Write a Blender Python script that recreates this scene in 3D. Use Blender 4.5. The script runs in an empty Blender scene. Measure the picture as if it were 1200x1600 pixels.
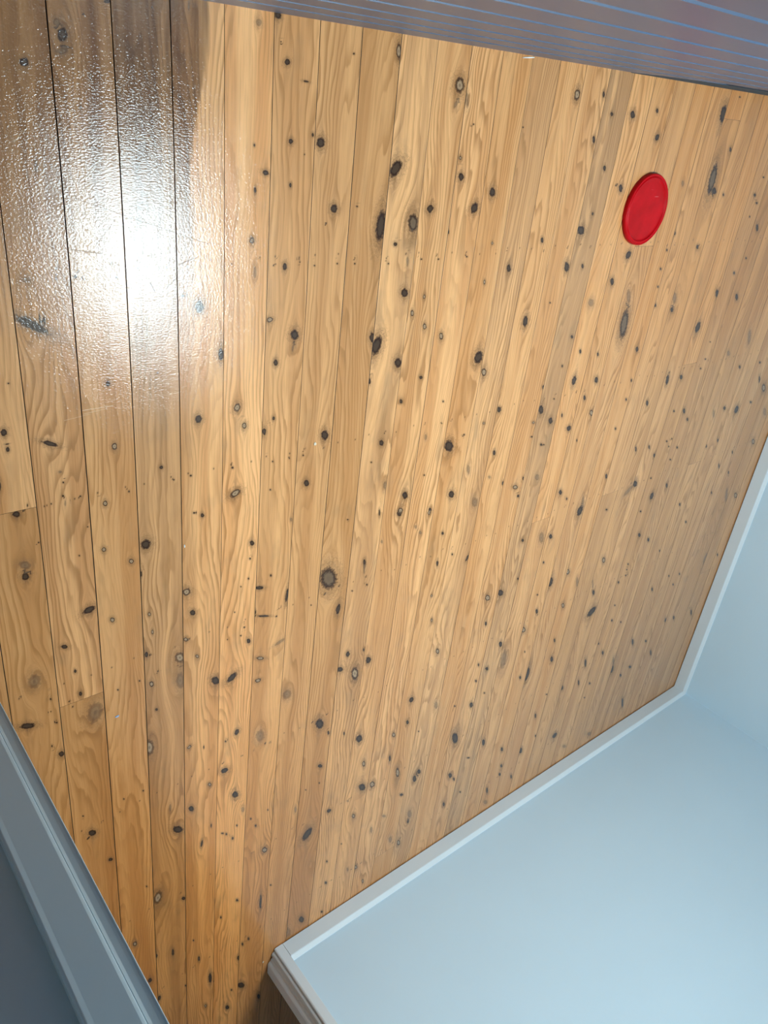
import bpy, math, random
import numpy as np
from mathutils import Matrix, Vector

S = bpy.context.scene
COL = S.collection

# ------------------------------------------------------------------ camera
cd = bpy.data.cameras.new('camera')
cam = bpy.data.objects.new('camera', cd)
COL.objects.link(cam)
R = ((0.7700043, 0.2278523, -0.5959670), (0.1099583, 0.8726961, 0.4757213), (0.6284923, -0.4318390, 0.6469255))
cam.matrix_world = Matrix.Translation((-0.4011, 0.0, 1.4718)) @ Matrix(R).to_4x4()
cd.sensor_fit = 'VERTICAL'
cd.sensor_height = 36.0
cd.lens = 1219.26 / 1600 * 36.0
cd.clip_start = 0.01
S.camera = cam

# ------------------------------------------------------------------ light, exposure
w = bpy.data.worlds.new('world')
S.world = w
w.use_nodes = True
w.node_tree.nodes['Background'].inputs[0].default_value = (0.6, 0.8, 1.0, 1)
w.node_tree.nodes['Background'].inputs[1].default_value = 0.3
S.view_settings.view_transform = 'Standard'
S.view_settings.look = 'None'
S.view_settings.gamma = 1.0
S.view_settings.exposure = 0.0
SKY_COL = (0.74, 0.92, 1.0)          # daylight through the skylight diffuser
SKY_STR = 64.0
LAMP_STR = 45.0
CEIL = 2.5
SKY = (0.98, 1.67, -1.23, -0.56)         # skylight opening x0 x1 y0 y1

# ------------------------------------------------------------------ helpers
def mat(name):
    m = bpy.data.materials.new(name)
    m.use_nodes = True
    return m, m.node_tree, m.node_tree.nodes['Principled BSDF']

def paint(name, col, rough=0.45, bump=0.15, scale=260, coat=0.0):
    m, nt, b = mat(name)
    b.inputs['Base Color'].default_value = (*col, 1)
    b.inputs['Roughness'].default_value = rough
    b.inputs['Coat Weight'].default_value = coat
    tc = nt.nodes.new('ShaderNodeTexCoord')
    n = nt.nodes.new('ShaderNodeTexNoise'); n.inputs['Scale'].default_value = scale; n.inputs['Detail'].default_value = 3
    nt.links.new(tc.outputs['Object'], n.inputs['Vector'])
    bm = nt.nodes.new('ShaderNodeBump'); bm.inputs['Strength'].default_value = bump; bm.inputs['Distance'].default_value = 0.001
    nt.links.new(n.outputs['Fac'], bm.inputs['Height'])
    nt.links.new(bm.outputs['Normal'], b.inputs['Normal'])
    # faint large-scale unevenness of the paint coat
    n2 = nt.nodes.new('ShaderNodeTexNoise'); n2.inputs['Scale'].default_value = 3.0; n2.inputs['Detail'].default_value = 2
    nt.links.new(tc.outputs['Object'], n2.inputs['Vector'])
    mx = nt.nodes.new('ShaderNodeMix'); mx.data_type = 'RGBA'
    mx.inputs[6].default_value = (*[c * 0.96 for c in col], 1); mx.inputs[7].default_value = (*col, 1)
    nt.links.new(n2.outputs['Fac'], mx.inputs[0]); nt.links.new(mx.outputs[2], b.inputs['Base Color'])
    return m

def link(name, verts, faces, m, parent=None, smooth=False, bevel=0.0, seg=2):
    me = bpy.data.meshes.new(name)
    me.from_pydata(verts, [], faces)
    me.update()
    o = bpy.data.objects.new(name, me)
    COL.objects.link(o)
    if m: me.materials.append(m)
    if smooth:
        for p in me.polygons: p.use_smooth = True
    if bevel:
        bv = o.modifiers.new('bevel', 'BEVEL'); bv.width = bevel; bv.segments = seg; bv.limit_method = 'ANGLE'; bv.angle_limit = math.radians(25)
        bv.harden_normals = False
    if parent: o.parent = parent
    return o

def box_vf(x0, x1, y0, y1, z0, z1, off=0):
    v = [(x0, y0, z0), (x1, y0, z0), (x1, y1, z0), (x0, y1, z0), (x0, y0, z1), (x1, y0, z1), (x1, y1, z1), (x0, y1, z1)]
    f = [(3, 2, 1, 0), (4, 5, 6, 7), (0, 1, 5, 4), (1, 2, 6, 5), (2, 3, 7, 6), (3, 0, 4, 7)]
    return v, [tuple(i + off for i in q) for q in f]

def boxes(name, bl, m, **k):
    V = []; F = []
    for b in bl:
        v, f = box_vf(*b, off=len(V)); V += v; F += f
    return link(name, V, F, m, **k)

def prism_z(name, pts, z0, z1, m, **k):            # plan outline pulled up
    n = len(pts)
    a = sum(pts[i][0] * pts[(i + 1) % n][1] - pts[(i + 1) % n][0] * pts[i][1] for i in range(n))
    if a < 0: pts = pts[::-1]
    V = [(x, y, z0) for x, y in pts] + [(x, y, z1) for x, y in pts]
    F = [tuple(range(n))[::-1], tuple(range(n, 2 * n))] + [(i, (i + 1) % n, n + (i + 1) % n, n + i) for i in range(n)]
    return link(name, V, F, m, **k)

def struct(o):
    o['kind'] = 'structure'
    return o

# ------------------------------------------------------------------ materials
M_WALL = paint('wall_paint', (0.66, 0.82, 0.91), 0.5, 0.12)
M_TRIM = paint('trim_gloss_paint', (0.76, 0.80, 0.81), 0.28, 0.06, 120)
M_BOARDING = paint('boarding_gloss_paint', (0.056, 0.1, 0.18), 0.35, 0.06, 120)
M_PIER = paint('door_trim_paint', (0.52, 0.62, 0.65), 0.3, 0.06, 120)
M_CEIL = paint('ceiling_paint', (0.82, 0.82, 0.80), 0.8, 0.1)
M_DARK = paint('dark_gap', (0.012, 0.014, 0.017), 0.9, 0.05)
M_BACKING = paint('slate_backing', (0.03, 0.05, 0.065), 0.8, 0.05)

def emit(name, col, st):
    m = bpy.data.materials.new(name); m.use_nodes = True
    nt = m.node_tree; nt.nodes.clear()
    e = nt.nodes.new('ShaderNodeEmission'); o = nt.nodes.new('ShaderNodeOutputMaterial')
    e.inputs[0].default_value = (*col, 1); e.inputs[1].default_value = st
    nt.links.new(e.outputs[0], o.inputs[0])
    return m

# ------------------------------------------------------------------ floor material
SCR = [(0.1249, -0.2320, 0.3875, -0.3160, 0, 0.0005), (0.1371, -0.1950, 0.1748, -0.1678, 1, 0.0006), (0.2432, -0.1266, 0.2734, -0.1285, 1, 0.0005), (0.2470, -0.1316, 0.2711, -0.1350, 1, 0.0005), (0.2830, -0.1494, 0.2933, -0.1532, 1, 0.0006), (0.0326, -0.1458, 0.0496, -0.1274, 1, 0.0005), (0.3220, -0.3534, 0.3615, -0.3402, 0, 0.0008), (0.3242, -0.5099, 0.4212, -0.5008, 1, 0.0004), (0.1751, -0.4950, 0.2103, -0.4834, 1, 0.0005), (0.1755, -0.4887, 0.2107, -0.4748, 1, 0.0004), (0.1077, -0.5050, 0.1413, -0.4959, 1, 0.0004), (0.0529, -0.2994, 0.0824, -0.3164, 0, 0.0007), (0.2937, -0.3980, 0.3170, -0.3782, 0, 0.0006), (0.2605, -0.3858, 0.2688, -0.4029, 0, 0.0011), (0.1105, -0.3190, 0.1686, -0.3282, 0, 0.0007), (0.1534, -0.3164, 0.1962, -0.2681, 0, 0.0004), (0.1086, -0.6299, 0.1718, -0.6294, 1, 0.0007), (0.1102, -0.6379, 0.1582, -0.6332, 1, 0.0005), (0.0717, -0.6451, 0.1229, -0.6400, 1, 0.0004), (0.2931, -0.6231, 0.3226, -0.6202, 1, 0.0006), (0.3239, -0.5328, 0.3387, -0.5114, 1, 0.0005), (0.2018, -0.5685, 0.2118, -0.5662, 1, 0.0006)]
def floor_material():
    m, nt, b = mat('varnished_cypress_pine')
    N = nt.nodes.new; L = nt.links.new
    def attr(n):
        a = N('ShaderNodeAttribute'); a.attribute_name = n; return a
    def math_(op, a, bb=None, c=None, clamp=False):
        q = N('ShaderNodeMath'); q.operation = op; q.use_clamp = clamp
        for i, x in enumerate((a, bb, c)):
            if x is None: continue
            if isinstance(x, (int, float)): q.inputs[i].default_value = x
            else: L(x, q.inputs[i])
        return q.outputs[0]
    def mix(f, c1, c2, bt='MIX'):
        q = N('ShaderNodeMix'); q.data_type = 'RGBA'; q.blend_type = bt; q.clamp_factor = True
        for i, x in ((0, f), (6, c1), (7, c2)):
            if isinstance(x, (int, float)): q.inputs[i].default_value = x
            elif isinstance(x, tuple): q.inputs[i].default_value = (*x, 1)
            else: L(x, q.inputs[i])
        return q.outputs[2]
    def sep(v):
        q = N('ShaderNodeSeparateXYZ'); L(v, q.inputs[0]); return q.outputs
    def comb(x, y, z):
        q = N('ShaderNodeCombineXYZ')
        for i, t in enumerate((x, y, z)):
            if isinstance(t, (int, float)): q.inputs[i].default_value = t
            else: L(t, q.inputs[i])
        return q.outputs[0]
    def noise(v, sc=1.0, det=2, rough=0.5):
        q = N('ShaderNodeTexNoise'); q.inputs['Scale'].default_value = sc; q.inputs['Detail'].default_value = det
        q.inputs['Roughness'].default_value = rough; L(v, q.inputs['Vector']); return q.outputs['Fac']
    def ramp(x, a, c):      # smooth step from a to c
        q = N('ShaderNodeMapRange'); q.interpolation_type = 'SMOOTHSTEP'
        L(x, q.inputs[0]); q.inputs[1].default_value = a; q.inputs[2].default_value = c
        return q.outputs[0]
    W = sep(attr('wood').outputs['Vector'])          # bent across-grain, along-grain, board seed
    K = sep(attr('knot').outputs['Vector'])
    KL = sep(attr('knot_look').outputs['Vector'])
    T = sep(attr('tone').outputs['Vector'])
    aged = attr('aged').outputs['Fac']; warm_tint = attr('warm_light_tint').outputs['Fac']; tail = attr('tail').outputs['Fac']; wear = attr('wear').outputs['Fac']
    psi, v, seed = W[0], W[1], W[2]
    tc = N('ShaderNodeTexCoord'); P = tc.outputs['Object']
    sd = math_('MULTIPLY', seed, 7.31)
    px_, py_, _pz = sep(P)
    # growth rings
    n1 = noise(comb(math_('MULTIPLY', psi, 9.0), math_('MULTIPLY', v, 1.5), sd), 1.0, 1.5, 0.45)
    n2 = noise(comb(math_('MULTIPLY', psi, 45.0), math_('MULTIPLY', v, 7.0), sd), 1.0, 2, 0.5)
    q = math_('ADD', math_('MULTIPLY', psi, 75.0), math_('MULTIPLY', n1, 15.0))
    q = math_('ADD', q, math_('MULTIPLY', n2, 1.6))
    ring = math_('FRACT', q)
    late = math_('MULTIPLY', ramp(ring, 0.35, 0.88), math_('SUBTRACT', 1.0, ramp(ring, 0.9, 1.0)))
    ringmask = ramp(noise(comb(math_('MULTIPLY', psi, 14.0), math_('MULTIPLY', v, 2.2), math_('ADD', sd, 3.7)), 1.0, 2), 0.35, 0.62)
    late = math_('MULTIPLY', late, math_('MULTIPLY_ADD', ringmask, 0.75, 0.25))
    # heartwood / sapwood bands and fine fibre streaks
    band = noise(comb(math_('MULTIPLY', psi, 26.0), math_('MULTIPLY', v, 0.8), math_('ADD', sd, 9.1)), 1.0, 3, 0.55)
    fine = noise(comb(math_('MULTIPLY', psi, 420.0), math_('MULTIPLY', v, 9.0), sd), 1.0, 3, 0.6)
    cloud = noise(comb(math_('MULTIPLY', psi, 18.0), math_('MULTIPLY', v, 6.0), math_('ADD', sd, 1.3)), 1.0, 3, 0.6)
    LIGHT = (0.81, 0.41, 0.170); DEEP = (0.65, 0.285, 0.100); BROWN = (0.32, 0.125, 0.034)
    c = mix(ramp(band, 0.36, 0.66), LIGHT, DEEP)
    c = mix(math_('MULTIPLY', late, 0.68), c, BROWN)
    resin = ramp(noise(comb(math_('MULTIPLY', psi, 170.0), math_('MULTIPLY', v, 2.6), math_('ADD', sd, 5.5)), 1.0, 3, 0.6), 0.66, 0.76)
    c = mix(math_('MULTIPLY', resin, 0.6), c, (0.20, 0.085, 0.03))
    c = mix(math_('MULTIPLY', ramp(fine, 0.42, 0.75), 0.34), c, BROWN)
    c = mix(math_('MULTIPLY', ramp(cloud, 0.55, 0.8), 0.35), c, (0.23, 0.15, 0.08))
    # board tone: x = brightness, y = warmth, z = grey stain
    c = mix(T[1], c, (0.52, 0.22, 0.06))
    c = mix(math_('MULTIPLY', T[2], ramp(band, 0.3, 0.6)), c, (0.22, 0.16, 0.095))
    hsv = N('ShaderNodeHueSaturation'); L(c, hsv.inputs['Color']); L(T[0], hsv.inputs['Value']); c = hsv.outputs[0]
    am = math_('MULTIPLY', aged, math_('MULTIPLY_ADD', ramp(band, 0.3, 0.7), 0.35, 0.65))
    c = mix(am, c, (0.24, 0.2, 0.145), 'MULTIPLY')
    c = mix(warm_tint, c, (1.0, 0.8, 0.5), 'MULTIPLY')  # warm light and shading tinted into the wood colour
    # knots
    ln = N('ShaderNodeVectorMath'); ln.operation = 'LENGTH'; L(comb(K[0], K[1], 0.0), ln.inputs[0])
    r = math_('MAXIMUM', ln.outputs['Value'], K[2])
    kn = noise(P, 130.0, 3, 0.6)
    r = math_('MULTIPLY', r, math_('MULTIPLY_ADD', kn, 1.0, 0.52))
    tl = math_('MULTIPLY', tail, math_('MULTIPLY_ADD', ramp(fine, 0.3, 0.7), 0.6, 0.3), None, True)
    c = mix(tl, c, (0.13, 0.055, 0.022))
    halo = math_('MULTIPLY', math_('SUBTRACT', 1.0, ramp(r, 0.9, 2.3)), math_('MULTIPLY', KL[1], 0.38))
    hc = mix(KL[2], (0.20, 0.095, 0.035), (0.14, 0.115, 0.085))
    c = mix(halo, c, hc)
    # fine swirl rings in the halo
    sw = math_('SINE', math_('MULTIPLY', r, 15.0))
    c = mix(math_('MULTIPLY', math_('MULTIPLY', ramp(sw, 0.1, 0.9), math_('SUBTRACT', 1.0, ramp(r, 1.2, 3.0))), math_('MULTIPLY', KL[1], 0.4)), c, (0.16, 0.08, 0.035))
    solid = math_('MULTIPLY', math_('SUBTRACT', 1.0, ramp(r, 0.7, 1.12)), KL[1])
    kc = mix(KL[2], (0.026, 0.008, 0.0025), (0.035, 0.03, 0.025))
    c = mix(solid, c, kc)
    inner = math_('MULTIPLY', math_('SUBTRACT', 1.0, ramp(r, 0.42, 0.68)), KL[0])
    c = mix(math_('MULTIPLY', inner, KL[1]), c, (0.46, 0.29, 0.16))
    core = math_('MULTIPLY', math_('SUBTRACT', 1.0, ramp(r, 0.1, 0.3)), KL[0])
    c = mix(math_('MULTIPLY', core, 0.6), c, (0.10, 0.05, 0.03))
    # worn varnish: dull brown patches and scratches
    wn = noise(comb(math_('MULTIPLY', px_, 190.0), math_('MULTIPLY', py_, 420.0), 0.0), 1.0, 5, 0.7)
    wearm = ramp(math_('ADD', math_('MULTIPLY', wear, 0.31), wn), 0.78, 0.87)
    c = mix(math_('MULTIPLY', wearm, 0.6), c, (0.30, 0.16, 0.075))
    # single scratches
    wob = math_('MULTIPLY_ADD', noise(P, 60.0, 1), 0.0016, -0.0008)
    dark_s = 0.0; light_s = 0.0
    for (ax, ay, bx, by, kk, ww) in SCR:
        ln_ = math.hypot(bx - ax, by - ay); ux, uy = (bx - ax) / ln_, (by - ay) / ln_
        t_ = math_('ADD', math_('MULTIPLY', px_, ux), math_('MULTIPLY_ADD', py_, uy, -(ax * ux + ay * uy)))
        n_ = math_('ADD', math_('MULTIPLY', px_, -uy), math_('MULTIPLY_ADD', py_, ux, ax * uy - ay * ux))
        n_ = math_('ABSOLUTE', math_('ADD', n_, wob))
        inside = math_('LESS_THAN', math_('ABSOLUTE', math_('SUBTRACT', t_, ln_ / 2)), ln_ / 2)
        lv = math_('MULTIPLY', inside, math_('SUBTRACT', 1.0, ramp(n_, ww * 0.4, ww)))
        if kk: light_s = math_('MAXIMUM', lv, light_s)
        else: dark_s = math_('MAXIMUM', lv, dark_s)
    c = mix(math_('MULTIPLY', light_s, 0.6), c, (0.85, 0.62, 0.38))
    c = mix(math_('MULTIPLY', dark_s, 0.8), c, (0.16, 0.08, 0.035))
    wearm = math_('MAXIMUM', wearm, dark_s)
    L(c, b.inputs['Base Color'])
    b.inputs['Roughness'].default_value = 0.45
    b.inputs['Specular IOR Level'].default_value = 0.1
    # scratches
    def scr(ang, sc, seed_):
        rot = N('ShaderNodeMapping'); rot.inputs['Rotation'].default_value = (0, 0, ang)
        rot.inputs['Scale'].default_value = (sc, sc * 0.035, 1); rot.inputs['Location'].default_value = (seed_, seed_ * 2, 0)
        L(P, rot.inputs['Vector'])
        vo = N('ShaderNodeTexNoise'); vo.inputs['Scale'].default_value = 1.0; vo.inputs['Detail'].default_value = 0
        L(rot.outputs[0], vo.inputs['Vector'])
        return ramp(vo.outputs['Fac'], 0.775, 0.80)
    s = math_('MAXIMUM', scr(1.1, 420, 3.1), math_('MAXIMUM', scr(-0.6, 380, 7.7), scr(0.4, 400, 12.9)))
    peel = noise(comb(math_('MULTIPLY', px_, 190.0), math_('MULTIPLY', py_, 190.0 * 1.7), 0.0), 1.0, 2, 0.55)
    hgt = math_('SUBTRACT', peel, math_('MULTIPLY', s, 0.25))
    bm = N('ShaderNodeBump'); bm.inputs['Strength'].default_value = 0.46; bm.inputs['Distance'].default_value = 0.001
    L(hgt, bm.inputs['Height'])
    L(bm.outputs['Normal'], b.inputs['Coat Normal'])
    b.inputs['Coat Weight'].default_value = 1.0
    b.inputs['Coat IOR'].default_value = 1.4
    cw = math_('SUBTRACT', 1.0, math_('MULTIPLY', wearm, 0.9), None, True)
    L(cw, b.inputs['Coat Weight'])
    rr = math_('ADD', math_('MULTIPLY', wearm, 0.3), 0.085)
    L(rr, b.inputs['Coat Roughness'])
    return m
M_FLOOR = floor_material()

# ------------------------------------------------------------------ floor boards
PITCH = 0.105
WP = (-0.00228, 0.00112, -0.01201, -0.00793, -0.00944, -0.00184, -0.00402, -0.00123)
def seam_x(i, Y):          # slightly bowed seam between board i-1 and board i
    X = i * PITCH + np.zeros_like(Y)
    Yc = np.clip(Y, -3.0, 0.1)
    Xc = np.clip(X, -0.1, 3.5)
    d = WP[0] + WP[1] * Xc + WP[2] * Yc + WP[3] * Xc * Yc * (Xc < 9) + WP[4] * Yc ** 2 + WP[5] * Yc ** 3 + WP[6] * Xc * Yc ** 2 + WP[7] * Xc ** 2
    d = d * np.clip((1.9 - Xc) / 0.7, 0, 1)
    return X + d

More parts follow.
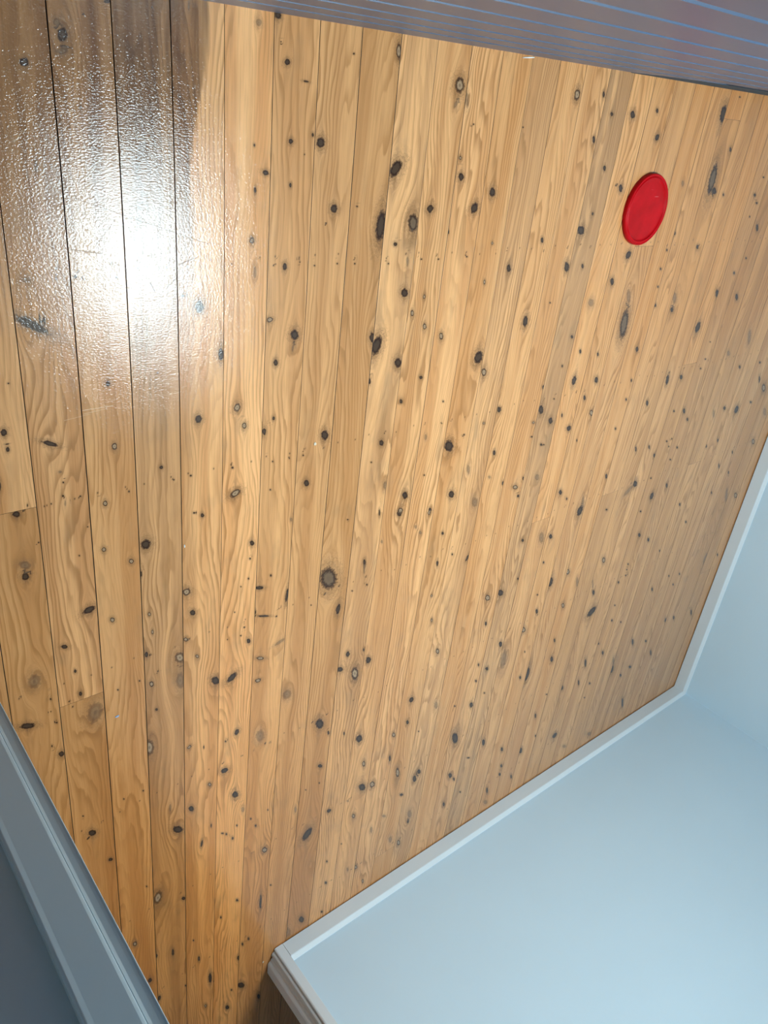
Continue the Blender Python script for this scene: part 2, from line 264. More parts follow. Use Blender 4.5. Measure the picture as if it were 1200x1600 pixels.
KN = []
KDATA = "125 16 112 85 67 0;122 -7 104 48 9 2;117 33 66 53 41 2;61 -29 84 66 12 0;167 -38 45 28 80 1;146 -87 46 18 84 2;201 72 58 29 12 0;161 49 15 11 27 3;279 74 16 9 13 3;271 -46 16 13 19 3;347 85 76 20 89 2;491 -212 57 30 93 0;487 -311 69 61 103 1;486 -129 31 24 91 3;64 -182 101 28 84 2;366 -441 142 107 95 4;417 -548 144 73 93 0;164 -581 59 52 103 0;270 -572 20 18 137 3;-22 -555 19 16 167 3;-41 -650 78 60 89 0;-38 -686 53 34 87 0;363 -691 106 86 111 0;460 -679 110 93 82 1;480 -727 89 66 108 1;170 -720 88 63 96 1;41 -689 171 53 152 0;272 -791 51 42 125 0;460 -901 158 105 20 1;142 -849 74 55 101 1;451 -830 38 30 134 3;343 -827 30 24 128 3;59 -779 24 17 93 3;56 -810 30 25 108 3;59 -828 69 17 86 2;196 -833 27 19 99 3;301 -828 23 19 126 3;-61 -760 110 23 84 0;55 -754 35 28 153 2;116 -367 35 31 79 3;132 -373 16 15 26 3;81 -369 30 19 84 1;193 -372 17 16 2 3;28 -369 87 52 179 2;31 -450 367 94 147 4;52 -447 119 30 85 4;31 -822 20 13 91 3;91 -819 23 19 144 3;-15 -814 38 12 85 3;329 -416 38 26 174 3;496 -376 134 42 93 2;-36 -979 99 77 108 0;-34 -951 133 98 147 2;-46 -1260 207 145 91 2;-38 -828 83 65 151 0;89 -1111 154 94 17 0;27 -1191 93 55 147 0;45 -1271 58 33 97 0;52 -1343 69 43 103 0;-16 -1327 39 23 98 3;-9 -1404 36 23 106 3;-19 -1364 21 13 106 3;-73 -1381 193 86 157 0;-26 -1471 42 19 92 3;-7 -1508 98 69 107 0;132 -963 70 54 113 1;193 -1013 80 61 116 1;140 -1159 79 56 112 1;229 -978 137 122 129 0;231 -1177 66 42 103 1;237 -1233 79 33 93 1;219 -1296 96 49 96 0;229 -1396 98 59 105 1;308 -1344 203 133 115 5;308 -1421 295 119 94 2;240 -1488 58 36 114 0;247 -1362 23 15 115 3;216 -1611 316 128 94 5;198 -1371 31 20 113 3;329 -1146 130 102 125 1;345 -1215 105 73 120 0;325 -1292 81 55 125 1;357 -1361 81 43 115 1;372 -939 63 47 116 0;351 -927 36 26 144 0;512 -1058 87 62 122 0;508 -1104 35 24 112 3;512 -1374 99 61 113 0;411 -1469 177 112 119 0;462 -1481 194 118 37 0;483 -1698 116 83 90 0;331 -1674 70 63 72 1;376 -1699 68 20 93 3;446 -1342 25 17 122 3;497 -1321 34 23 124 3;486 -1345 26 17 123 3;466 -1259 24 17 124 3;483 -1183 24 16 126 3;505 -1165 37 24 112 3;529 -1283 74 33 98 0;82 -1418 346 204 85 2;78 -962 23 17 110 3;101 -896 16 13 111 3;215 -1055 83 21 89 0;142 -1374 30 20 111 3;446 -1715 41 24 118 3;31 -1374 21 14 107 3;24 -1354 21 14 107 3;-2 -905 21 16 105 3;529 95 76 60 15 0;554 21 69 57 11 0;600 -8 71 19 178 3;571 -118 57 55 170 0;624 -103 36 32 100 0;645 -117 111 107 132 0;692 -247 103 94 140 0;575 -201 50 32 95 0;488 78 69 62 64 2;514 -179 79 49 170 0;713 52 27 19 6 3;538 53 14 10 10 3;831 69 164 71 100 1;1023 22 180 155 130 1;1018 -18 91 53 66 2;858 -160 232 142 48 0;831 -285 377 143 88 0;931 -279 232 160 109 6;882 -327 62 48 162 0;981 -246 115 96 179 0;1058 -130 53 44 149 1;1070 -172 106 87 136 0;1133 -244 141 129 37 0;1190 -205 134 102 128 0;1222 -332 46 35 146 1;1053 -6 179 55 104 2;1054 -301 53 22 104 3;756 -242 30 18 177 3;672 -281 18 13 171 3;606 -141 16 16 124 3;1086 -55 29 18 177 3;571 -367 83 60 100 0;538 -482 87 64 179 1;607 -523 133 112 123 0;604 -553 90 30 83 2;559 -584 84 62 106 0;560 -722 57 41 107 0;535 -752 102 53 97 0;717 -795 155 113 118 0;670 -922 116 81 116 0;654 -839 29 22 142 3;560 -915 29 21 136 3;563 -837 28 21 139 3;612 -839 21 16 140 3;841 -552 148 93 107 0;858 -574 266 162 73 0;931 -446 134 107 140 0;928 -369 136 41 101 2;938 -629 155 115 125 0;1000 -460 69 43 110 1;966 -500 93 57 109 1;1016 -539 97 65 114 1;1028 -681 70 50 147 0;1082 -571 115 75 116 1;966 -741 74 50 117 0;848 -668 84 35 101 0;913 -854 104 74 128 0;884 -907 34 23 145 3;946 -993 148 76 107 2;1080 -868 102 55 110 2;1030 -1046 150 97 123 0;1020 -1093 120 76 142 1;1183 -916 244 162 135 0;1230 -1091 172 108 132 0;1245 -649 198 185 116 0;1280 -698 153 103 129 1;1217 -434 74 47 117 1;1306 -401 127 81 120 0;1380 -831 119 75 129 0;1397 -981 107 62 122 0;1397 -1068 80 49 134 2;1473 -1108 97 55 124 0;1288 -1016 180 72 108 2;1348 -1149 225 124 120 2;1241 -890 42 26 151 3;1129 -766 40 28 139 3;1137 -835 29 18 151 3;1097 -994 40 25 146 3;1032 -367 31 21 166 3;973 -365 30 20 166 3;867 -372 28 20 166 3;713 -366 25 19 166 3;650 -368 24 19 166 3;764 -368 26 19 166 3;610 -359 17 14 167 3;542 -364 16 13 167 3;1133 -364 33 21 167 3;1321 -866 64 39 153 1;1145 -1124 90 55 123 0;772 -1254 457 286 118 6;819 -1380 192 88 86 0;902 -1240 130 55 103 0;903 -1260 239 24 97 2;574 -1178 46 30 116 3;790 -1827 272 145 117 0;972 -1991 222 131 117 0;809 -2028 136 68 131 0;1141 -2065 157 72 114 1;1140 -2183 199 50 102 0;1203 -2035 134 63 117 0;1204 -1926 153 105 122 0;877 -1576 118 81 104 0;852 -1627 149 87 136 0;916 -1673 323 147 107 1;968 -1640 159 108 113 0;942 -1587 77 33 105 0;900 -1928 98 35 102 3;831 -1888 106 41 103 3;1010 -2135 175 72 108 1;1344 -2021 254 93 109 2;1298 -1743 160 81 120 1;1239 -1583 97 46 113 1;1218 -1473 69 40 129 1;1220 -1230 80 48 127 0;1284 -1329 55 32 131 3;1219 -1344 129 46 106 0;1363 -1368 135 63 71 0;1017 -1104 128 84 133 0;1094 -1171 84 53 127 2;1118 -1199 86 53 127 2;961 -1185 74 39 109 2;1143 -1135 84 53 129 1;937 -1080 120 31 100 0;1519 -1589 208 111 135 1;1588 -1591 239 124 139 0;1541 -1715 122 52 115 0;1661 -1862 192 86 119 0;1703 -1956 575 191 99 2;1608 -1962 131 64 132 0;1550 -1917 105 43 114 3;1556 -2001 95 46 129 3;1559 -2127 193 84 118 0;1627 -2097 74 34 135 3;1500 -2277 418 162 113 0;1699 -2410 254 84 111 0;1618 -2455 127 41 143 3;1457 -2083 70 33 133 3;653 -1635 217 147 117 2;539 -1206 157 58 157 0;557 -1306 208 34 159 0;552 -1452 158 56 152 1;548 -1532 114 73 159 1;615 -1420 184 65 18 2;630 -1262 237 44 86 0;866 -1330 38 21 147 3;717 -1328 29 18 130 3;600 -1324 27 18 127 3;583 -1799 51 27 111 3;821 -1072 41 20 158 3;922 -1327 47 29 122 3;1273 -2118 50 24 130 3;629 -1020 68 39 104 2;564 -1758 272 148 101 2;47 -1830 146 95 120 0;33 -1844 32 18 120 3;89 -1969 84 55 120 0;28 -1752 35 20 107 3;292 -1986 234 120 126 0;221 -2245 299 142 86 5;305 -2317 105 58 118 0;264 -2562 187 44 92 0;141 -2404 129 67 102 1;182 -2637 133 69 100 0;211 -2767 132 59 91 0;444 -1833 139 110 146 0;395 -1861 96 53 115 1;335 -1926 150 76 113 0;483 -1960 179 101 112 0;512 -2046 147 58 100 2;492 -2106 57 27 108 3;455 -2121 69 33 108 3;439 -2106 49 25 115 3;478 -2157 88 36 101 3;603 -2304 184 100 119 1;563 -2156 72 35 110 3;543 -2109 58 28 109 3;369 -2104 162 40 84 0;270 -1879 159 33 90 2;193 -1761 38 21 111 3;188 -2165 46 23 109 3;138 -1758 37 21 110 3;208 -2528 116 35 94 0;307 -2793 72 28 103 3;358 -2685 151 39 94 0;401 -2842 319 66 93 0;338 -2565 57 25 110 3;440 -2529 77 30 101 3;502 -2489 96 42 109 3;555 -2752 114 40 102 3;599 -2569 347 35 93 0;638 -2516 62 28 116 3;792 -2845 258 105 112 0;727 -2867 403 161 110 2;517 -2832 182 70 105 0;531 -3016 290 112 118 0;490 -3005 82 31 105 3;474 -3102 184 71 110 0;613 -3174 199 62 101 0;383 -2996 124 45 102 1;781 -2349 311 195 62 0;720 -2183 181 51 98 2;401 -2044 98 22 92 3;757 -2111 41 21 121 3;607 -2110 47 22 108 3;530 -2761 114 40 101 3;414 -2874 50 20 110 3;813 -2112 50 24 112 3;1018 -2260 270 129 124 0;1068 -2276 208 116 115 1;994 -2398 160 70 112 1;871 -2288 130 82 135 0;895 -2707 117 50 114 3;891 -2881 106 43 112 3;888 -2577 89 35 108 3;1043 -2728 172 71 114 1;1000 -2708 151 49 104 2;950 -2522 51 23 121 3;1217 -2687 252 84 106 2;1271 -2745 234 84 109 1;1158 -2508 144 55 135 2;1195 -2291 318 92 104 1;1298 -2386 237 92 111 0;1317 -2358 184 79 115 0;1307 -2595 313 107 108 2;1306 -2641 133 51 112 0;1519 -2501 213 91 120 0;1551 -2543 131 46 111 3;1238 -2439 132 54 134 0;1517 -2674 169 57 110 0;1613 -2659 89 37 129 3;1849 -2535 183 71 119 0;1877 -2655 155 60 119 0;1812 -2774 250 66 109 0;1094 -2853 162 51 105 1;1822 -2858 250 98 129 2;956 -2293 88 40 129 2;1881 -2712 158 60 119 3;1980 -2786 189 54 112 3;1099 -2547 227 61 102 2;598 -2592 252 43 94 0;1450 37 146 123 101 1;1561 47 78 51 127 0;1616 3 72 49 163 0;1713 8 138 95 153 0;1828 26 80 53 143 0;1861 -42 115 94 4 0;1638 -134 87 59 139 0;1561 -64 105 61 122 0;1739 -186 140 90 135 0;1711 -179 33 17 172 3;1631 -258 60 41 146 0;1592 -304 195 123 161 0;1425 -328 90 58 124 0;2068 -166 114 68 142 2;2242 -149 515 221 97 6;2275 -185 170 98 150 0;2193 42 284 176 112 0;2301 -56 99 53 140 0;2264 96 54 23 177 3;2101 -319 82 49 145 0;2271 -368 109 62 145 0;2082 -373 65 39 145 3;1865 -382 153 134 13 0;1812 -463 147 87 132 0;1563 -408 183 108 123 0;1639 -408 83 53 133 0;2075 -434 67 39 144 3;2089 -495 63 37 150 3;2104 -559 96 53 136 0;2511 -544 213 98 134 0;2674 -567 186 87 139 0;2562 -194 105 52 164 0;2595 -221 87 40 167 3;2659 -308 181 76 135 0;2575 -268 58 31 155 3;2648 -418 80 40 157 3;2592 -471 101 52 153 3;2342 -196 75 42 146 3;2585 -134 66 27 173 3;1726 -525 184 117 148 2;1927 -518 292 108 119 2;1520 -511 43 24 163 3;1263 -51 25 19 164 3;2216 -540 277 117 126 2;1422 -559 180 116 102 0;1942 -612 559 226 102 6;2064 -712 140 75 133 0;1667 -629 77 48 148 0;1730 -684 86 49 127 0;1833 -705 84 49 133 0;1651 -724 62 37 130 3;1734 -784 177 121 100 0;1861 -799 151 87 136 0;1818 -858 115 61 126 0;1882 -924 160 90 134 1;1577 -786 89 54 130 0;1590 -865 198 113 125 0;1647 -836 50 27 156 3;1655 -915 157 92 132 0;1770 -963 140 100 147 0;1712 -905 91 41 118 3;1565 -906 84 42 159 1;1572 -958 61 29 160 3;1633 -998 79 43 153 0;1650 -1002 40 21 153 3;1835 -1021 70 32 121 3;1542 -1139 165 82 155 1;1652 -1126 170 95 129 2;1813 -1224 144 79 133 0;1863 -1263 82 42 127 3;1971 -1343 241 178 107 0;1976 -1302 308 49 112 2;2091 -1221 141 60 122 0;2160 -1386 92 42 150 3;2064 -1016 81 43 134 3;2083 -904 79 42 135 3;2083 -830 84 44 131 3;2236 -942 157 71 128 0;2334 -861 238 104 109 0;2433 -864 154 79 142 0;2443 -667 221 184 104 0;2222 -584 129 72 144 0;2566 -845 76 32 161 3;2581 -808 76 32 162 3;2576 -737 56 24 163 3;2897 -748 420 129 121 2;2760 -803 189 88 141 2;2902 -879 136 63 145 3;3083 -881 106 47 152 3;3140 -969 279 64 128 3;3215 -1018 325 131 140 1;3132 -1075 130 53 156 3;2891 -1066 155 71 148 0;3013 -1092 230 171 136 0;2807 -1079 265 74 125 2;2539 -1022 160 74 135 0;2590 -1068 128 61 139 3;2458 -1010 87 43 145 3;2475 -1146 84 40 150 3;2510 -1141 65 31 148 3;2505 -1175 66 32 147 3;2579 -1194 96 46 143 3;2553 -1245 83 35 155 3;2348 -1147 124 51 126 3;2251 -1137 161 51 119 3;2409 -1197 134 62 132 0;2323 -1307 214 124 137 0;2285 -1330 322 125 37 2;2491 -1405 193 141 118 0;2593 -1378 174 68 128 0;2437 -1307 81 35 154 3;2771 -1517 133 55 133 3;2891 -1642 120 51 141 3;2488 -1599 166 74 134 0;2582 -1650 152 65 132 0;2436 -1466 90 42 145 3;3339 -1608 284 108 138 1;3229 -1579 581 96 118 2;3313 -1306 261 103 140 1;2838 -1237 149 57 131 3;2934 -1229 153 58 132 3;3035 -1379 215 48 124 3;3055 -1525 136 47 130 3;3163 -1441 137 47 131 3;1820 -1414 155 81 131 0;1763 -1403 318 132 117 2;1651 -1382 101 55 133 0;1568 -1179 90 52 135 3;1575 -1113 95 40 114 3;2250 -1655 215 97 129 1;3322 -1153 338 124 137 2;3126 -1326 132 46 132 3;1999 -1632 205 99 130 1;1896 -1647 254 144 105 0;1676 -1558 77 40 127 3;1816 -1530 81 41 129 3;2092 -1716 320 79 113 2;2031 -1811 182 81 125 1;1852 -1775 164 69 119 0;2243 -1820 187 76 124 0;2274 -1934 339 233 27 0;2218 -1769 331 42 112 2;2432 -1831 109 48 134 3;2468 -1745 86 38 132 3;2471 -1775 77 34 139 3;2478 -1809 78 34 139 3;2463 -1969 81 35 137 3;2776 -1988 182 61 124 3;2724 -1752 93 40 135 3;1789 -1842 232 113 135 1;1828 -1685 71 34 143 3;2038 -1998 150 51 116 3;2056 -2109 227 88 120 0;1838 -1975 66 31 129 3;1895 -2120 421 160 95 0;1851 -2119 130 56 122 0;2206 -2343 226 89 123 0;2417 -2172 125 50 142 3;2486 -2257 190 70 124 3;2478 -2061 118 50 132 3;2568 -2105 87 36 136 3;2353 -2261 338 74 114 0;2627 -2419 342 142 115 0;2622 -2375 475 65 114 2;2815 -2490 183 66 142 0;2742 -2513 175 60 125 3;2754 -2302 306 80 119 3;2895 -2354 144 56 134 3;2344 -2377 247 59 114 3;2451 -2431 118 48 134 3;2443 -2519 82 32 139 3;2266 -2676 218 166 131 0;2001 -2628 246 111 117 0;2048 -2436 203 55 112 3;2095 -2587 114 40 117 3;2092 -2329 87 31 144 3;2389 -2817 253 89 138 2;2866 -2762 514 71 115 0;2615 -2854 396 112 145 2;2998 -2475 295 69 120 3;3251 -1962 380 161 96 2;3385 -1977 151 50 132 3;3320 -2330 306 73 124 3;3042 -2281 283 69 121 3;3126 -2292 216 67 126 3;2984 -2031 109 43 135 3;2905 -1953 104 42 135 3;3014 -1977 122 45 131 3"
for e in KDATA.split(';'):
    a = [float(t) for t in e.split()]
    KN.append((a[0] / 1000, a[1] / 1000, a[2] / 10000, a[3] / 10000, math.radians(a[4]), int(a[5])))
rnd = random.Random(5)
# punched nail holes, two to a board at every joist
JOISTS = (-0.352, -0.825, -1.30, -1.80, -2.03 - 0.25, -2.72)
for jy in JOISTS:
    for i in range(-3, 34):
        for t in (0.22, 0.78):
            KN.append((i * PITCH + PITCH * t + rnd.uniform(-.006, .006), jy + rnd.uniform(-.008, .008) , 0.0022, 0.0017, math.radians(90), 7))
LOOK = {0: (0.08, 1.0, 0.0), 1: (0.85, 0.9, 0.0), 2: (0.3, 0.45, 0.6), 3: (0.0, 0.9, 0.0), 4: (0.0, 0.85, 1.0), 5: (1.0, 0.7, 0.0), 6: (0.28, 0.95, 0.05), 7: (0.0, 0.6, 0.0)}
JOINTS = {-1: (-0.822,), 0: (-1.363,), 21: (0.03,), 18: (-0.358,), 23: (-0.815,), 20: (-1.31,), 16: (-1.32,), 26: (-1.31,), 31: (-2.06,), 11: (-2.75,), 4: (-3.3,), -3: (-1.3,)}
# tones: brightness, warmth, grey
TONE = {-1: (1.08, .1, .05), 0: (1.1, .05, .1), 1: (1.04, .32, 0), 2: (.99, .1, .2), 3: (1.08, .1, .05), 4: (1.14, .02, .0), 5: (1.03, .2, .1), 6: (.97, .25, .12),
        7: (.92, .35, .1), 8: (1.02, 0, .25), 9: (1.0, .08, .1), 10: (1.02, .02, .05), 11: (.97, .2, .0), 12: (.98, .05, .2), 13: (1.0, .22, 0), 14: (1.0, .15, .05),
        15: (.93, .05, .3), 16: (1.05, 0.25, 0.00), 17: (1.0, 0.30, 0.03), 18: (1.0, 0.20, 0.14), 19: (1.0, 0.35, 0.00), 20: (.98, 0.20, 0.10), 21: (1.02, 0.30, 0.00), 22: (.97, 0.20, 0.14), 23: (1.0, 0.35, 0.00)}
DARKSEAM = {0: 1.3, 1: 1.7, 2: 1.6, 3: 1.5, 4: 0.8, 5: 1.0, 6: 0.9, 7: 1.3, 8: 1.3, 9: 0.6, 10: 1.2, 11: .8, 12: .6, 13: 1.0, 14: .7, 15: 1.0}
WEAR = [(0.03, -0.27, 0.05, 0.09), (0.09, -0.24, 0.02, 0.07), (0.074, -0.229, 0.021, 0.010), (0.097, -0.193, 0.010, 0.022), (0.061, -0.329, 0.023, 0.011), (0.065, -0.287, 0.015, 0.009), (0.036, -0.292, 0.010, 0.009), (0.149, -0.326, 0.036, 0.009), (0.028, -0.368, 0.011, 0.009), (0.264, -0.335, 0.026, 0.009), (0.097, -0.349, 0.022, 0.009), (0.192, -0.348, 0.032, 0.011), (0.087, -0.168, 0.023, 0.010), (0.306, -0.236, 0.017, 0.009), (0.383, -0.339, 0.009, 0.009), (0.146, -0.207, 0.009, 0.018), (0.031, -0.144, 0.017, 0.017), (0.036, -0.254, 0.010, 0.010)]

KARR = KN
V = []; F = []; FM = []; A_w = []; A_k = []; A_kl = []; A_t = []; A_tail = []; A_wear = []
nv = 0
NX = 18
Y_LO, Y_HI = -4.15, 0.123
for bi in range(-13, 33):
    cuts = [Y_LO] + sorted(JOINTS.get(bi, ())) + [Y_HI]
    tb = TONE.get(bi)
    for s in range(len(cuts) - 1):
        ya, yb = cuts[s], cuts[s + 1]
        if s > 0: ya += 0.0007
        fine_board = bi >= -3
        ny = max(2, int((yb - ya) / (0.006 if fine_board else 0.05)))
        nx = NX if fine_board else 4
        tone = tb if (tb and s == len(cuts) - 2) else (rnd.uniform(.92, 1.02), rnd.uniform(0.15, .5), rnd.uniform(0, .2))
        seed = (bi * 1.7 + s * 13.3 + 31) % 29
        Yv = np.linspace(ya, yb, ny + 1)
        xa = seam_x(bi, Yv) + (DARKSEAM.get(bi, 0.9 + 0.5 * ((bi * 7) % 3) / 2) + 0.35) / 2000
        xb = seam_x(bi + 1, Yv) - (DARKSEAM.get(bi + 1, 0.9 + 0.5 * (((bi + 1) * 7) % 3) / 2) + 0.35) / 2000
        # column parameters: a lip down the side, then the face
        t = np.concatenate([[0.0, 0.0], np.linspace(0.0, 1.0, nx + 1)[0:1] + 0.004, np.linspace(0, 1, nx + 1)[1:-1], [0.996, 1.0, 1.0]])
        z = np.zeros_like(t); z[0] = z[-1] = -0.008; z[1] = z[-2] = 0.0
        X = xa[:, None] + (xb - xa)[:, None] * t[None, :]
        Y = np.repeat(Yv[:, None], len(t), 1)
        Z = np.repeat(z[None, :], ny + 1, 0)
        Xf = X.ravel(); Yf = Y.ravel(); Zf = Z.ravel()
        n = len(Xf)
        kx = np.full(n, 9.0); ky = np.zeros(n); kd = np.full(n, 8.0); best = np.full(n, 8.0)
        look = np.zeros((n, 3)); psi = Xf.copy(); tail = np.zeros(n); wear = np.zeros(n)
        xm0, xm1 = float(xa.min()), float(xb.max())
        for (cx, cy, a, b2, th, ty) in KARR:
            if cy < ya or cy >= yb: continue
            sx0 = float(seam_x(bi, np.array(cy))); sx1 = float(seam_x(bi + 1, np.array(cy)))
            if not (sx0 <= cx < sx1): continue
            co, si = math.cos(th), math.sin(th)
            dx = Xf - cx; dy = Yf - cy
            b_ = max(b2, 0.0012)
            l1 = (dx * co + dy * si) / max(a, 0.0012); l2 = (-dx * si + dy * co) / b_
            d = np.hypot(l1, l2)
            mk = d < best
            kx[mk] = l1[mk]; ky[mk] = l2[mk]; best[mk] = d[mk]
            kd[mk] = d[mk] - (0.25 + 0.0052 / b_)
            look[mk] = LOOK[ty]
            if ty not in (3, 7):
                Rk = math.sqrt(a * b_)
                if Rk > 0.0025:
                    e = 1.15 * Rk
                    den = (dx / 1.0) ** 2 + (dy / 2.6) ** 2 + (0.8 * e) ** 2
                    psi -= dx * e * e * 1.6 / den * 0.9
                    wgt = {0: .9, 1: .8, 5: .2, 6: .3}.get(ty, .15)
                    tail += wgt * np.exp(-(dx / (0.42 * Rk)) ** 2) * np.exp(-np.abs(dy) / (3.6 * Rk)) * (np.abs(dy) > 0)
            elif ty == 3:
                tail += .35 * np.exp(-(dx / 0.002) ** 2) * np.exp(-np.abs(dy) / 0.01)
        for (wx, wy, ra, rb) in WEAR:
            wear = np.maximum(wear, np.clip(1.15 - 0.75 * np.hypot((Xf - wx) / ra, (Yf - wy) / rb), 0, 1))
        V.append(np.stack([Xf, Yf, Zf], 1))
        A_w.append(np.stack([psi, Yf + seed * 3.1, np.full(n, seed)], 1))
        A_k.append(np.stack([kx, ky, kd], 1)); A_kl.append(look)
        A_t.append(np.repeat(np.array([tone]), n, 0)); A_tail.append(np.clip(tail, 0, 1)); A_wear.append(wear)
        nc = len(t)
        idx = nv + np.arange(n).reshape(ny + 1, nc)
        q = np.stack([idx[:-1, :-1], idx[:-1, 1:], idx[1:, 1:], idx[1:, :-1]], -1).reshape(-1, 4)
        F.append(q)
        FM.append(((np.arange(len(q)) % (nc - 1) == 0) | (np.arange(len(q)) % (nc - 1) == nc - 2)).astype(np.int32))
        nv += n
V = np.concatenate(V); F = np.concatenate(F)
# sub-floor under the boards, seen only as the dark of the seams
base = len(V)
sv = np.array([(-1.4, Y_LO, -0.007), (3.47, Y_LO, -0.007), (3.47, Y_HI, -0.007), (-1.4, Y_HI, -0.007),
               (-1.4, Y_LO, -0.03), (3.47, Y_LO, -0.03), (3.47, Y_HI, -0.03), (-1.4, Y_HI, -0.03)])
sf = np.array([(0, 1, 2, 3), (7, 6, 5, 4), (0, 4, 5, 1), (1, 5, 6, 2), (2, 6, 7, 3), (3, 7, 4, 0)]) + base
V = np.concatenate([V, sv]); nF = len(F); F = np.concatenate([F, sf])
me = bpy.data.meshes.new('floor')
me.vertices.add(len(V)); me.vertices.foreach_set('co', V.astype(np.float32).ravel())
me.loops.add(len(F) * 4); me.loops.foreach_set('vertex_index', F.astype(np.int32).ravel())
me.polygons.add(len(F)); me.polygons.foreach_set('loop_start', np.arange(0, len(F) * 4, 4, dtype=np.int32))
me.materials.append(M_FLOOR); me.materials.append(M_DARK)
mi = np.zeros(len(F), dtype=np.int32); mi[nF:] = 1; mi[:nF] = np.concatenate(FM)
me.polygons.foreach_set('material_index', mi)
me.update(calc_edges=True)
def add_vec(name, arrs):
    a = me.attributes.new(name, 'FLOAT_VECTOR', 'POINT')
    d = np.zeros((len(V), 3), np.float32); x = np.concatenate(arrs); d[:len(x)] = x
    a.data.foreach_set('vector', d.ravel())
def add_f(name, arrs):
    a = me.attributes.new(name, 'FLOAT', 'POINT')
    d = np.zeros(len(V), np.float32); x = np.concatenate(arrs); d[:len(x)] = x
    a.data.foreach_set('value', d)
add_vec('wood', A_w); add_vec('knot', A_k); add_vec('knot_look', A_kl); add_vec('tone', A_t); add_f('tail', A_tail); add_f('wear', A_wear)
vx, vy = V[:, 0], V[:, 1]
def sstep(t): t = np.clip(t, 0, 1); return t * t * (3 - 2 * t)
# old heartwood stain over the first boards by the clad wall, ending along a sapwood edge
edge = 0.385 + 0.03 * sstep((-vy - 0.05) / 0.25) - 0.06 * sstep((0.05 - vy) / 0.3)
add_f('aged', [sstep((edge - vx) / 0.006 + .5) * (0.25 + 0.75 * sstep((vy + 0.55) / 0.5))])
# painted tint: warmer light towards the doorway, shading on the right by the clad wall
add_f('warm_light_tint', [np.maximum(sstep((-vy - 0.9) / 1.6) * sstep((1.35 - vx) / 1.0), 0.55 * sstep((vx - 1.5) / 0.9) * sstep((vy + 1.0) / 0.5))])
me.validate()
fl = bpy.data.objects.new('floor', me); COL.objects.link(fl); struct(fl)

# ------------------------------------------------------------------ walls
YB = -2.9154      # front of the skirting on the back wall
XR = 3.4508       # front of the skirting on the right wall
SKT = 0.017       # skirting thickness
SKH = 0.062
TH = 0.10
struct(boxes('wall_back', [(0.705, XR + SKT + TH, YB - SKT - TH, YB - SKT, -0.02, CEIL)], M_WALL))
struct(boxes('wall_right', [(XR + SKT, XR + SKT + TH, YB - SKT, 0.30, -0.02, CEIL)], M_WALL))
struct(boxes('wall_far', [(-1.5, XR + SKT + TH, -4.25, -4.15, -0.02, CEIL)], M_WALL))
struct(boxes('wall_left', [(-1.5, -1.4, -4.15, 0.30, -0.02, CEIL)], M_WALL))

def skirting(name, p0, p1, nrm, m):
    """moulded strip from p0 to p1 standing off the wall along nrm"""
    prof = [(0.0, 0.004), (SKT, 0.004), (SKT, SKH - 0.002), (SKT - 0.0015, SKH + 0.001), (0.003, SKH + 0.0125), (0.0, SKH + 0.0135)]
    Vv = []
    for p in (p0, p1):
        for d, z in prof: Vv.append((p[0] + nrm[0] * d, p[1] + nrm[1] * d, z))
    n = len(prof)
    Ff = [(i, (i + 1) % n, n + (i + 1) % n, n + i) for i in range(n)] + [tuple(range(n))[::-1], tuple(range(n, 2 * n))]
    o = link(name, Vv, Ff, m)
    import bmesh
    bm = bmesh.new(); bm.from_mesh(o.data); bmesh.ops.recalc_face_normals(bm, faces=bm.faces); bm.to_mesh(o.data); bm.free()
    return struct(o)
CX0 = 0.671        # left arris of the architrave at the end of the back wall
CW = 0.037
skirting('baseboard_back', (CX0 + CW, YB - SKT), (XR + SKT, YB - SKT), (0, 1), M_TRIM)
skirting('baseboard_right', (XR + SKT, YB - SKT + 0.002), (XR + SKT, 0.10), (-1, 0), M_TRIM)
# architrave and stepped jamb at the free end of the back wall
struct(prism_z('trim_1', [(CX0 + CW, YB - SKT), (CX0 + CW, YB - 0.004), (CX0 + CW - 0.002, YB + 0.0005), (CX0 + 0.004, YB + 0.0005), (CX0, YB - 0.003), (CX0 - 0.001, YB - 0.011), (CX0 + 0.004, YB - 0.013), (CX0 + 0.004, YB - SKT - 0.004), (CX0 + CW, YB - SKT - 0.004)], 0.003, 2.1, M_TRIM, bevel=0.001))
struct(prism_z('trim_2', [(CX0 - 0.004, YB - 0.016), (CX0 - 0.009, YB - 0.022), (CX0 - 0.010, YB - 0.036), (CX0 - 0.006, YB - 0.040), (CX0 - 0.008, YB - 0.050),
                          (CX0 - 0.013, YB - 0.053), (CX0 - 0.015, YB - 0.062), (CX0 - 0.022, YB - 0.066), (CX0 - 0.026, YB - 0.074), (CX0 - 0.026, YB - 0.130), (CX0 - 0.020, YB - 0.134), (CX0 + CW, YB - 0.134), (CX0 + CW, YB - 0.0175), (CX0 + 0.004, YB - 0.0175)], 0.003, 2.1, M_TRIM, bevel=0.0008))

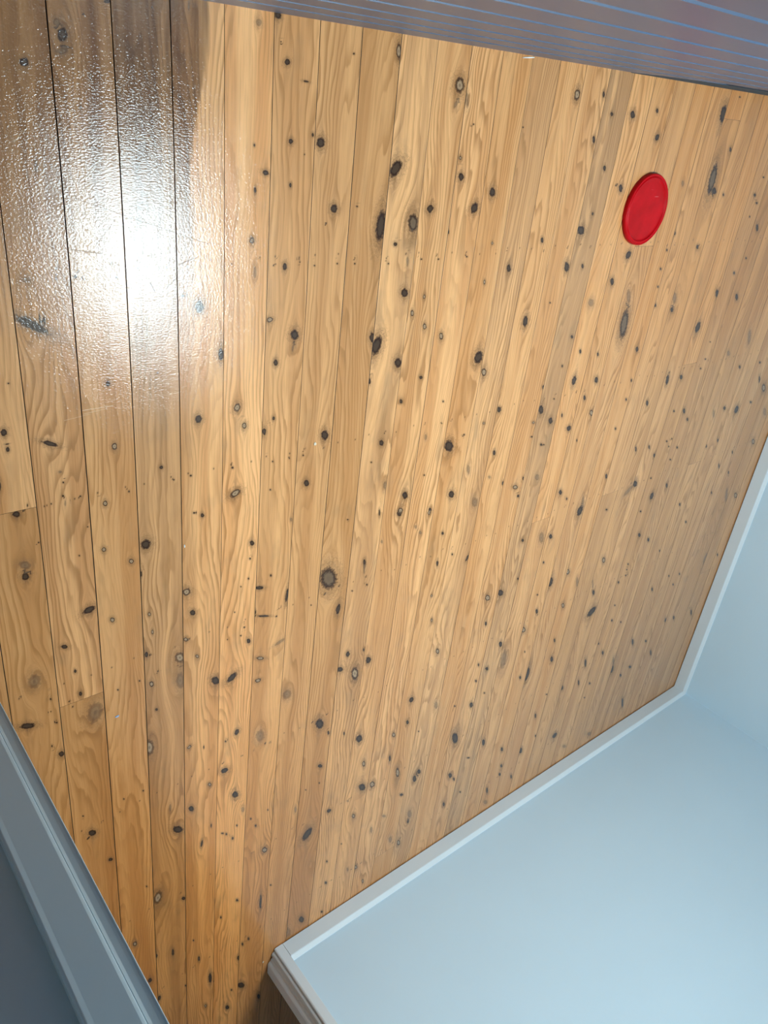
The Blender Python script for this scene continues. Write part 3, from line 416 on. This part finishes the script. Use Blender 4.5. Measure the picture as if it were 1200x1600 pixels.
# wall beside the camera, clad in horizontal boards with an open V at every joint
WY0, WSL = 0.0938, 0.0087
GZ0, GP = 0.0157, 0.12195
def wall_side():
    prof = []          # (depth into wall, z)
    k = 0
    prof.append((0.0, 0.0))
    z = GZ0
    zs = []
    for k in range(1, 19):
        z = GZ0 + k * GP
        prof += [(0.0, z - 0.002), (0.0052, z), (0.0056, z + 0.003), (0.0008, z + 0.0085)]
    prof.append((0.0, CEIL))
    xs = [-1.4, 1.72, 1.9, 2.1, 2.45, XR + SKT]
    lift = [0.0] * 6
    Vv = []; Ff = []
    n = len(prof)
    for x, lf in zip(xs, lift):
        for j, (d, zz) in enumerate(prof):
            Vv.append((x, WY0 + WSL * x + d, lf + 0.0005 if j == 0 else zz))
        Vv.append((x, WY0 + WSL * x + 0.012, CEIL)); Vv.append((x, WY0 + WSL * x + 0.012, lf + 0.0005))
    n2 = n + 2
    for i in range(len(xs) - 1):
        for j in range(n2):
            a = i * n2 + j; b = i * n2 + (j + 1) % n2
            Ff.append((a, b, b + n2, a + n2))
    o = link('wall_front', Vv, Ff, M_BOARDING)
    import bmesh
    bm = bmesh.new(); bm.from_mesh(o.data); bmesh.ops.recalc_face_normals(bm, faces=bm.faces); bm.to_mesh(o.data); bm.free()
    return struct(o)
wall_side()
struct(boxes('trim_3', [(-1.4, XR + SKT, WY0 + 0.045, WY0 + 0.06, -0.02, CEIL)], M_BACKING))

# tapering dark strip painted in for the shaded gap under the clad wall
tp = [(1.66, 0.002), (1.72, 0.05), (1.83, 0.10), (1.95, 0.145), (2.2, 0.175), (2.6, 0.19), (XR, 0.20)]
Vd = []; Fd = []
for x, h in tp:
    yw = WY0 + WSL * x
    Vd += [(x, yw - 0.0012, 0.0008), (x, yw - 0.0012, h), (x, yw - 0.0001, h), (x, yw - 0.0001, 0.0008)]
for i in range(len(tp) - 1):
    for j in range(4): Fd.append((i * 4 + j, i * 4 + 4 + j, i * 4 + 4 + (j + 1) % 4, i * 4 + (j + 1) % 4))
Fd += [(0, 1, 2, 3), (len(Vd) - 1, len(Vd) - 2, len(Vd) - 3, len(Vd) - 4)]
struct(link('gap_shade_strip', Vd, Fd, M_BACKING))

# door trim close to the camera on the left
PY = -1.05
def px(t): return -0.4011 + t * (-PY)
e1, e2, e3 = px(0.2182), px(0.1970), px(0.1351)
struct(prism_z('trim_4', [(e1 + 0.0006, PY - 0.0040), (e1 - 0.0006, PY - 0.0018), (e1 - 0.003, PY - 0.0032), (e1 - 0.008, PY - 0.0034), (e2 + 0.006, PY - 0.0028), (e2 + 0.0005, PY - 0.0003), (e2 + 0.0005, PY - 0.12), (e1 + 0.0006, PY - 0.12)], 0.0, 2.1, M_PIER, bevel=0.0015, seg=3))
struct(prism_z('trim_5', [(e2, PY + 0.0), (e2 - 0.001, PY + 0.004), (e2 - 0.006, PY + 0.006), (e3 + 0.012, PY + 0.010), (e3 + 0.004, PY + 0.0115), (e3, PY + 0.009), (e3, PY - 0.01), (e2, PY - 0.01)], 0.0, 2.15, M_PIER, bevel=0.0015, seg=3))
struct(boxes('wall_hall', [(-1.4, e2 - 0.001, PY - 0.11, PY - 0.01, -0.02, CEIL)], M_PIER))

# ceiling with the skylight opening
x0, x1, y0, y1 = SKY
struct(boxes('ceiling', [(-1.5, x0, -4.25, 0.30, CEIL, CEIL + 0.1), (x1, 3.6, -4.25, 0.30, CEIL, CEIL + 0.1), (x0, x1, -4.25, y0, CEIL, CEIL + 0.1), (x0, x1, y1, 0.30, CEIL, CEIL + 0.1)], M_CEIL))
sk = struct(boxes('window_1', [(x0 - 0.02, x1 + 0.02, y0 - 0.02, y1 + 0.02, CEIL + 0.02, CEIL + 0.03)], emit('skylight_diffuser', SKY_COL, SKY_STR)))

# small warm downlight in the ceiling
import bmesh
def disc(r, z, n=32): return [(r * math.cos(2 * math.pi * i / n), r * math.sin(2 * math.pi * i / n), z) for i in range(n)]
def ring_mesh(name, prof, m, n=32):
    Vq = []; Fq = []
    for rr_, zz_ in prof: Vq += disc(rr_, zz_, n)
    for k in range(len(prof) - 1):
        for i in range(n): Fq.append((k * n + i, k * n + (i + 1) % n, (k + 1) * n + (i + 1) % n, (k + 1) * n + i))
    return Vq, Fq
Vq, Fq = ring_mesh('t', [(0.065, -0.001), (0.065, -0.006), (0.05, -0.008), (0.047, -0.002), (0.047, 0.0)], None)
dl = struct(link('downlight_ring', Vq, Fq, M_CEIL)); dl.location = (1.97, -1.9, CEIL)
dv = disc(0.046, -0.003) ; dl2 = struct(link('downlight_lens', dv, [tuple(range(32))[::-1]], emit('warm_lamp', (1.0, 0.8, 0.5), LAMP_STR))); dl2.location = (1.97, -1.9, CEIL)

# ------------------------------------------------------------------ red lid
def lathe(profile, n=96):
    Vv = [(0, 0, profile[0][1])]; Ff = []
    for r, z in profile[1:]:
        for i in range(n):
            a = 2 * math.pi * i / n; Vv.append((r * math.cos(a), r * math.sin(a), z))
    m_ = len(profile) - 1
    for i in range(n): Ff.append((0, 1 + i, 1 + (i + 1) % n))
    for k in range(m_ - 1):
        for i in range(n):
            a = 1 + k * n + i; b = 1 + k * n + (i + 1) % n
            Ff.append((a, a + n, b + n, b))
    return Vv, Ff
def plastic():
    m, nt, b = mat('red_plastic')
    tc = nt.nodes.new('ShaderNodeTexCoord')
    n = nt.nodes.new('ShaderNodeTexNoise'); n.inputs['Scale'].default_value = 22; n.inputs['Detail'].default_value = 5
    nt.links.new(tc.outputs['Object'], n.inputs['Vector'])
    cr = nt.nodes.new('ShaderNodeValToRGB')
    cr.color_ramp.elements[0].position = 0.35; cr.color_ramp.elements[0].color = (*(0.42, 0.001, 0.003), 1)
    cr.color_ramp.elements[1].position = 0.7; cr.color_ramp.elements[1].color = (*(0.55, 0.003, 0.007), 1)
    nt.links.new(n.outputs['Fac'], cr.inputs[0])
    # one pale scuff and light scratches
    mp = nt.nodes.new('ShaderNodeMapping'); mp.inputs['Scale'].default_value = (9, 240, 1); mp.inputs['Rotation'].default_value = (0, 0, 0.5)
    nt.links.new(tc.outputs['Object'], mp.inputs[0])
    n2 = nt.nodes.new('ShaderNodeTexNoise'); n2.inputs['Scale'].default_value = 1; n2.inputs['Detail'].default_value = 1
    nt.links.new(mp.outputs[0], n2.inputs['Vector'])
    c2 = nt.nodes.new('ShaderNodeMapRange'); c2.inputs[1].default_value = 0.74; c2.inputs[2].default_value = 0.8
    nt.links.new(n2.outputs['Fac'], c2.inputs[0])
    mx = nt.nodes.new('ShaderNodeMix'); mx.data_type = 'RGBA'
    nt.links.new(c2.outputs[0], mx.inputs[0]); nt.links.new(cr.outputs[0], mx.inputs[6]); mx.inputs[7].default_value = (0.75, 0.25, 0.25, 1)
    nt.links.new(mx.outputs[2], b.inputs['Base Color'])
    b.inputs['Roughness'].default_value = 0.38
    b.inputs['Specular IOR Level'].default_value = 0.12
    b.inputs['Subsurface Weight'].default_value = 0.0
    return m
M_RED = plastic()
RL = 0.106
LH = 0.015
lid = bpy.data.objects.new('pail_lid', None); COL.objects.link(lid); lid.location = (1.885, -0.245, 0.0004)
lid['label'] = 'round red plastic pail lid lying flat on the knotty pine floor'
lid['category'] = 'lid'
panel = [(0, LH - 0.0045), (0.3 * RL, LH - 0.0045), (0.80 * RL, LH - 0.0045), (RL - 0.0165, LH - 0.0045), (RL - 0.0150, LH - 0.0035), (RL - 0.0140, LH - 0.001)]
Vv, Ff = lathe(panel)
link('panel', Vv, Ff, M_RED, parent=lid, smooth=True)
rim = [(RL - 0.0142, LH - 0.0015), (RL - 0.0130, LH - 0.0002), (RL - 0.0115, LH), (RL - 0.0102, LH - 0.0010), (RL - 0.0095, LH - 0.0022), (RL - 0.0060, LH - 0.0022), (RL - 0.0045, LH - 0.0008), (RL - 0.0022, LH - 0.0006), (RL - 0.0008, LH - 0.0025), (RL - 0.0004, LH * 0.5), (RL, 0.0006), (RL - 0.0025, 0.0)]
n = 96
Vv = []; Ff = []
for r_, z_ in rim:
    for i in range(n):
        a = 2 * math.pi * i / n; Vv.append((r_ * math.cos(a), r_ * math.sin(a), z_))
for k in range(len(rim) - 1):
    for i in range(n):
        a = k * n + i; b_ = k * n + (i + 1) % n
        Ff.append((a, a + n, b_ + n, b_))
link('rim', Vv, Ff, M_RED, parent=lid, smooth=True)

# ------------------------------------------------------------------ little flakes on the floor
def flake(name, loc, lx, ly, ang, col, label, seed, zt=0.0012):
    rr = random.Random(seed)
    m = paint('flake_' + str(seed), col, 0.5, 0.2)
    n = 9
    ring = []
    for i in range(n):
        a = 2 * math.pi * i / n; k = rr.uniform(0.75, 1.15)
        ring.append((lx * k * math.cos(a), ly * k * math.sin(a)))
    co, si = math.cos(ang), math.sin(ang)
    V0 = [(x * co - y * si, x * si + y * co, 0.0) for x, y in ring]
    V1 = [(x * 0.93, y * 0.93, zt + rr.uniform(0, .0008)) for x, y, _ in V0]
    Ff = [tuple(range(n))[::-1], tuple(range(n, 2 * n))] + [(i, (i + 1) % n, n + (i + 1) % n, n + i) for i in range(n)]
    o = link(name, V0 + V1, Ff, m)
    o.location = (loc[0], loc[1], 0.0002)
    o['label'] = label; o['category'] = 'paint flake'
    return o
flake('paint_flake', (0.1354, -1.4576), 0.006, 0.0028, 0, (0.35, 0.45, 0.62), 'tiny pale blue flake lying on the pine floor in the lower left', 1)
flake('paint_flake', (0.3246, -1.0107), 0.0015, 0.005, 0.1, (0.7, 0.7, 0.66), 'thin white sliver on the floor beside a board seam left of centre', 2)
flake('paint_flake', (0.6246, -2.9591), 0.0022, 0.0045, -0.5, (0.75, 0.72, 0.62), 'cream chip on the floor at the foot of the door trim', 3)
flake('paint_flake', (0.6876, -0.8127), 0.0045, 0.0045, 0.2, (0.62, 0.52, 0.38), 'small beige dab next to a dark knot near the middle of the floor', 4)
flake('paint_flake', (1.2391, 0.0995), 0.022, 0.0016, 0.12, (0.75, 0.72, 0.66), 'long thin white strip of paint where the floor meets the grooved wall', 5)
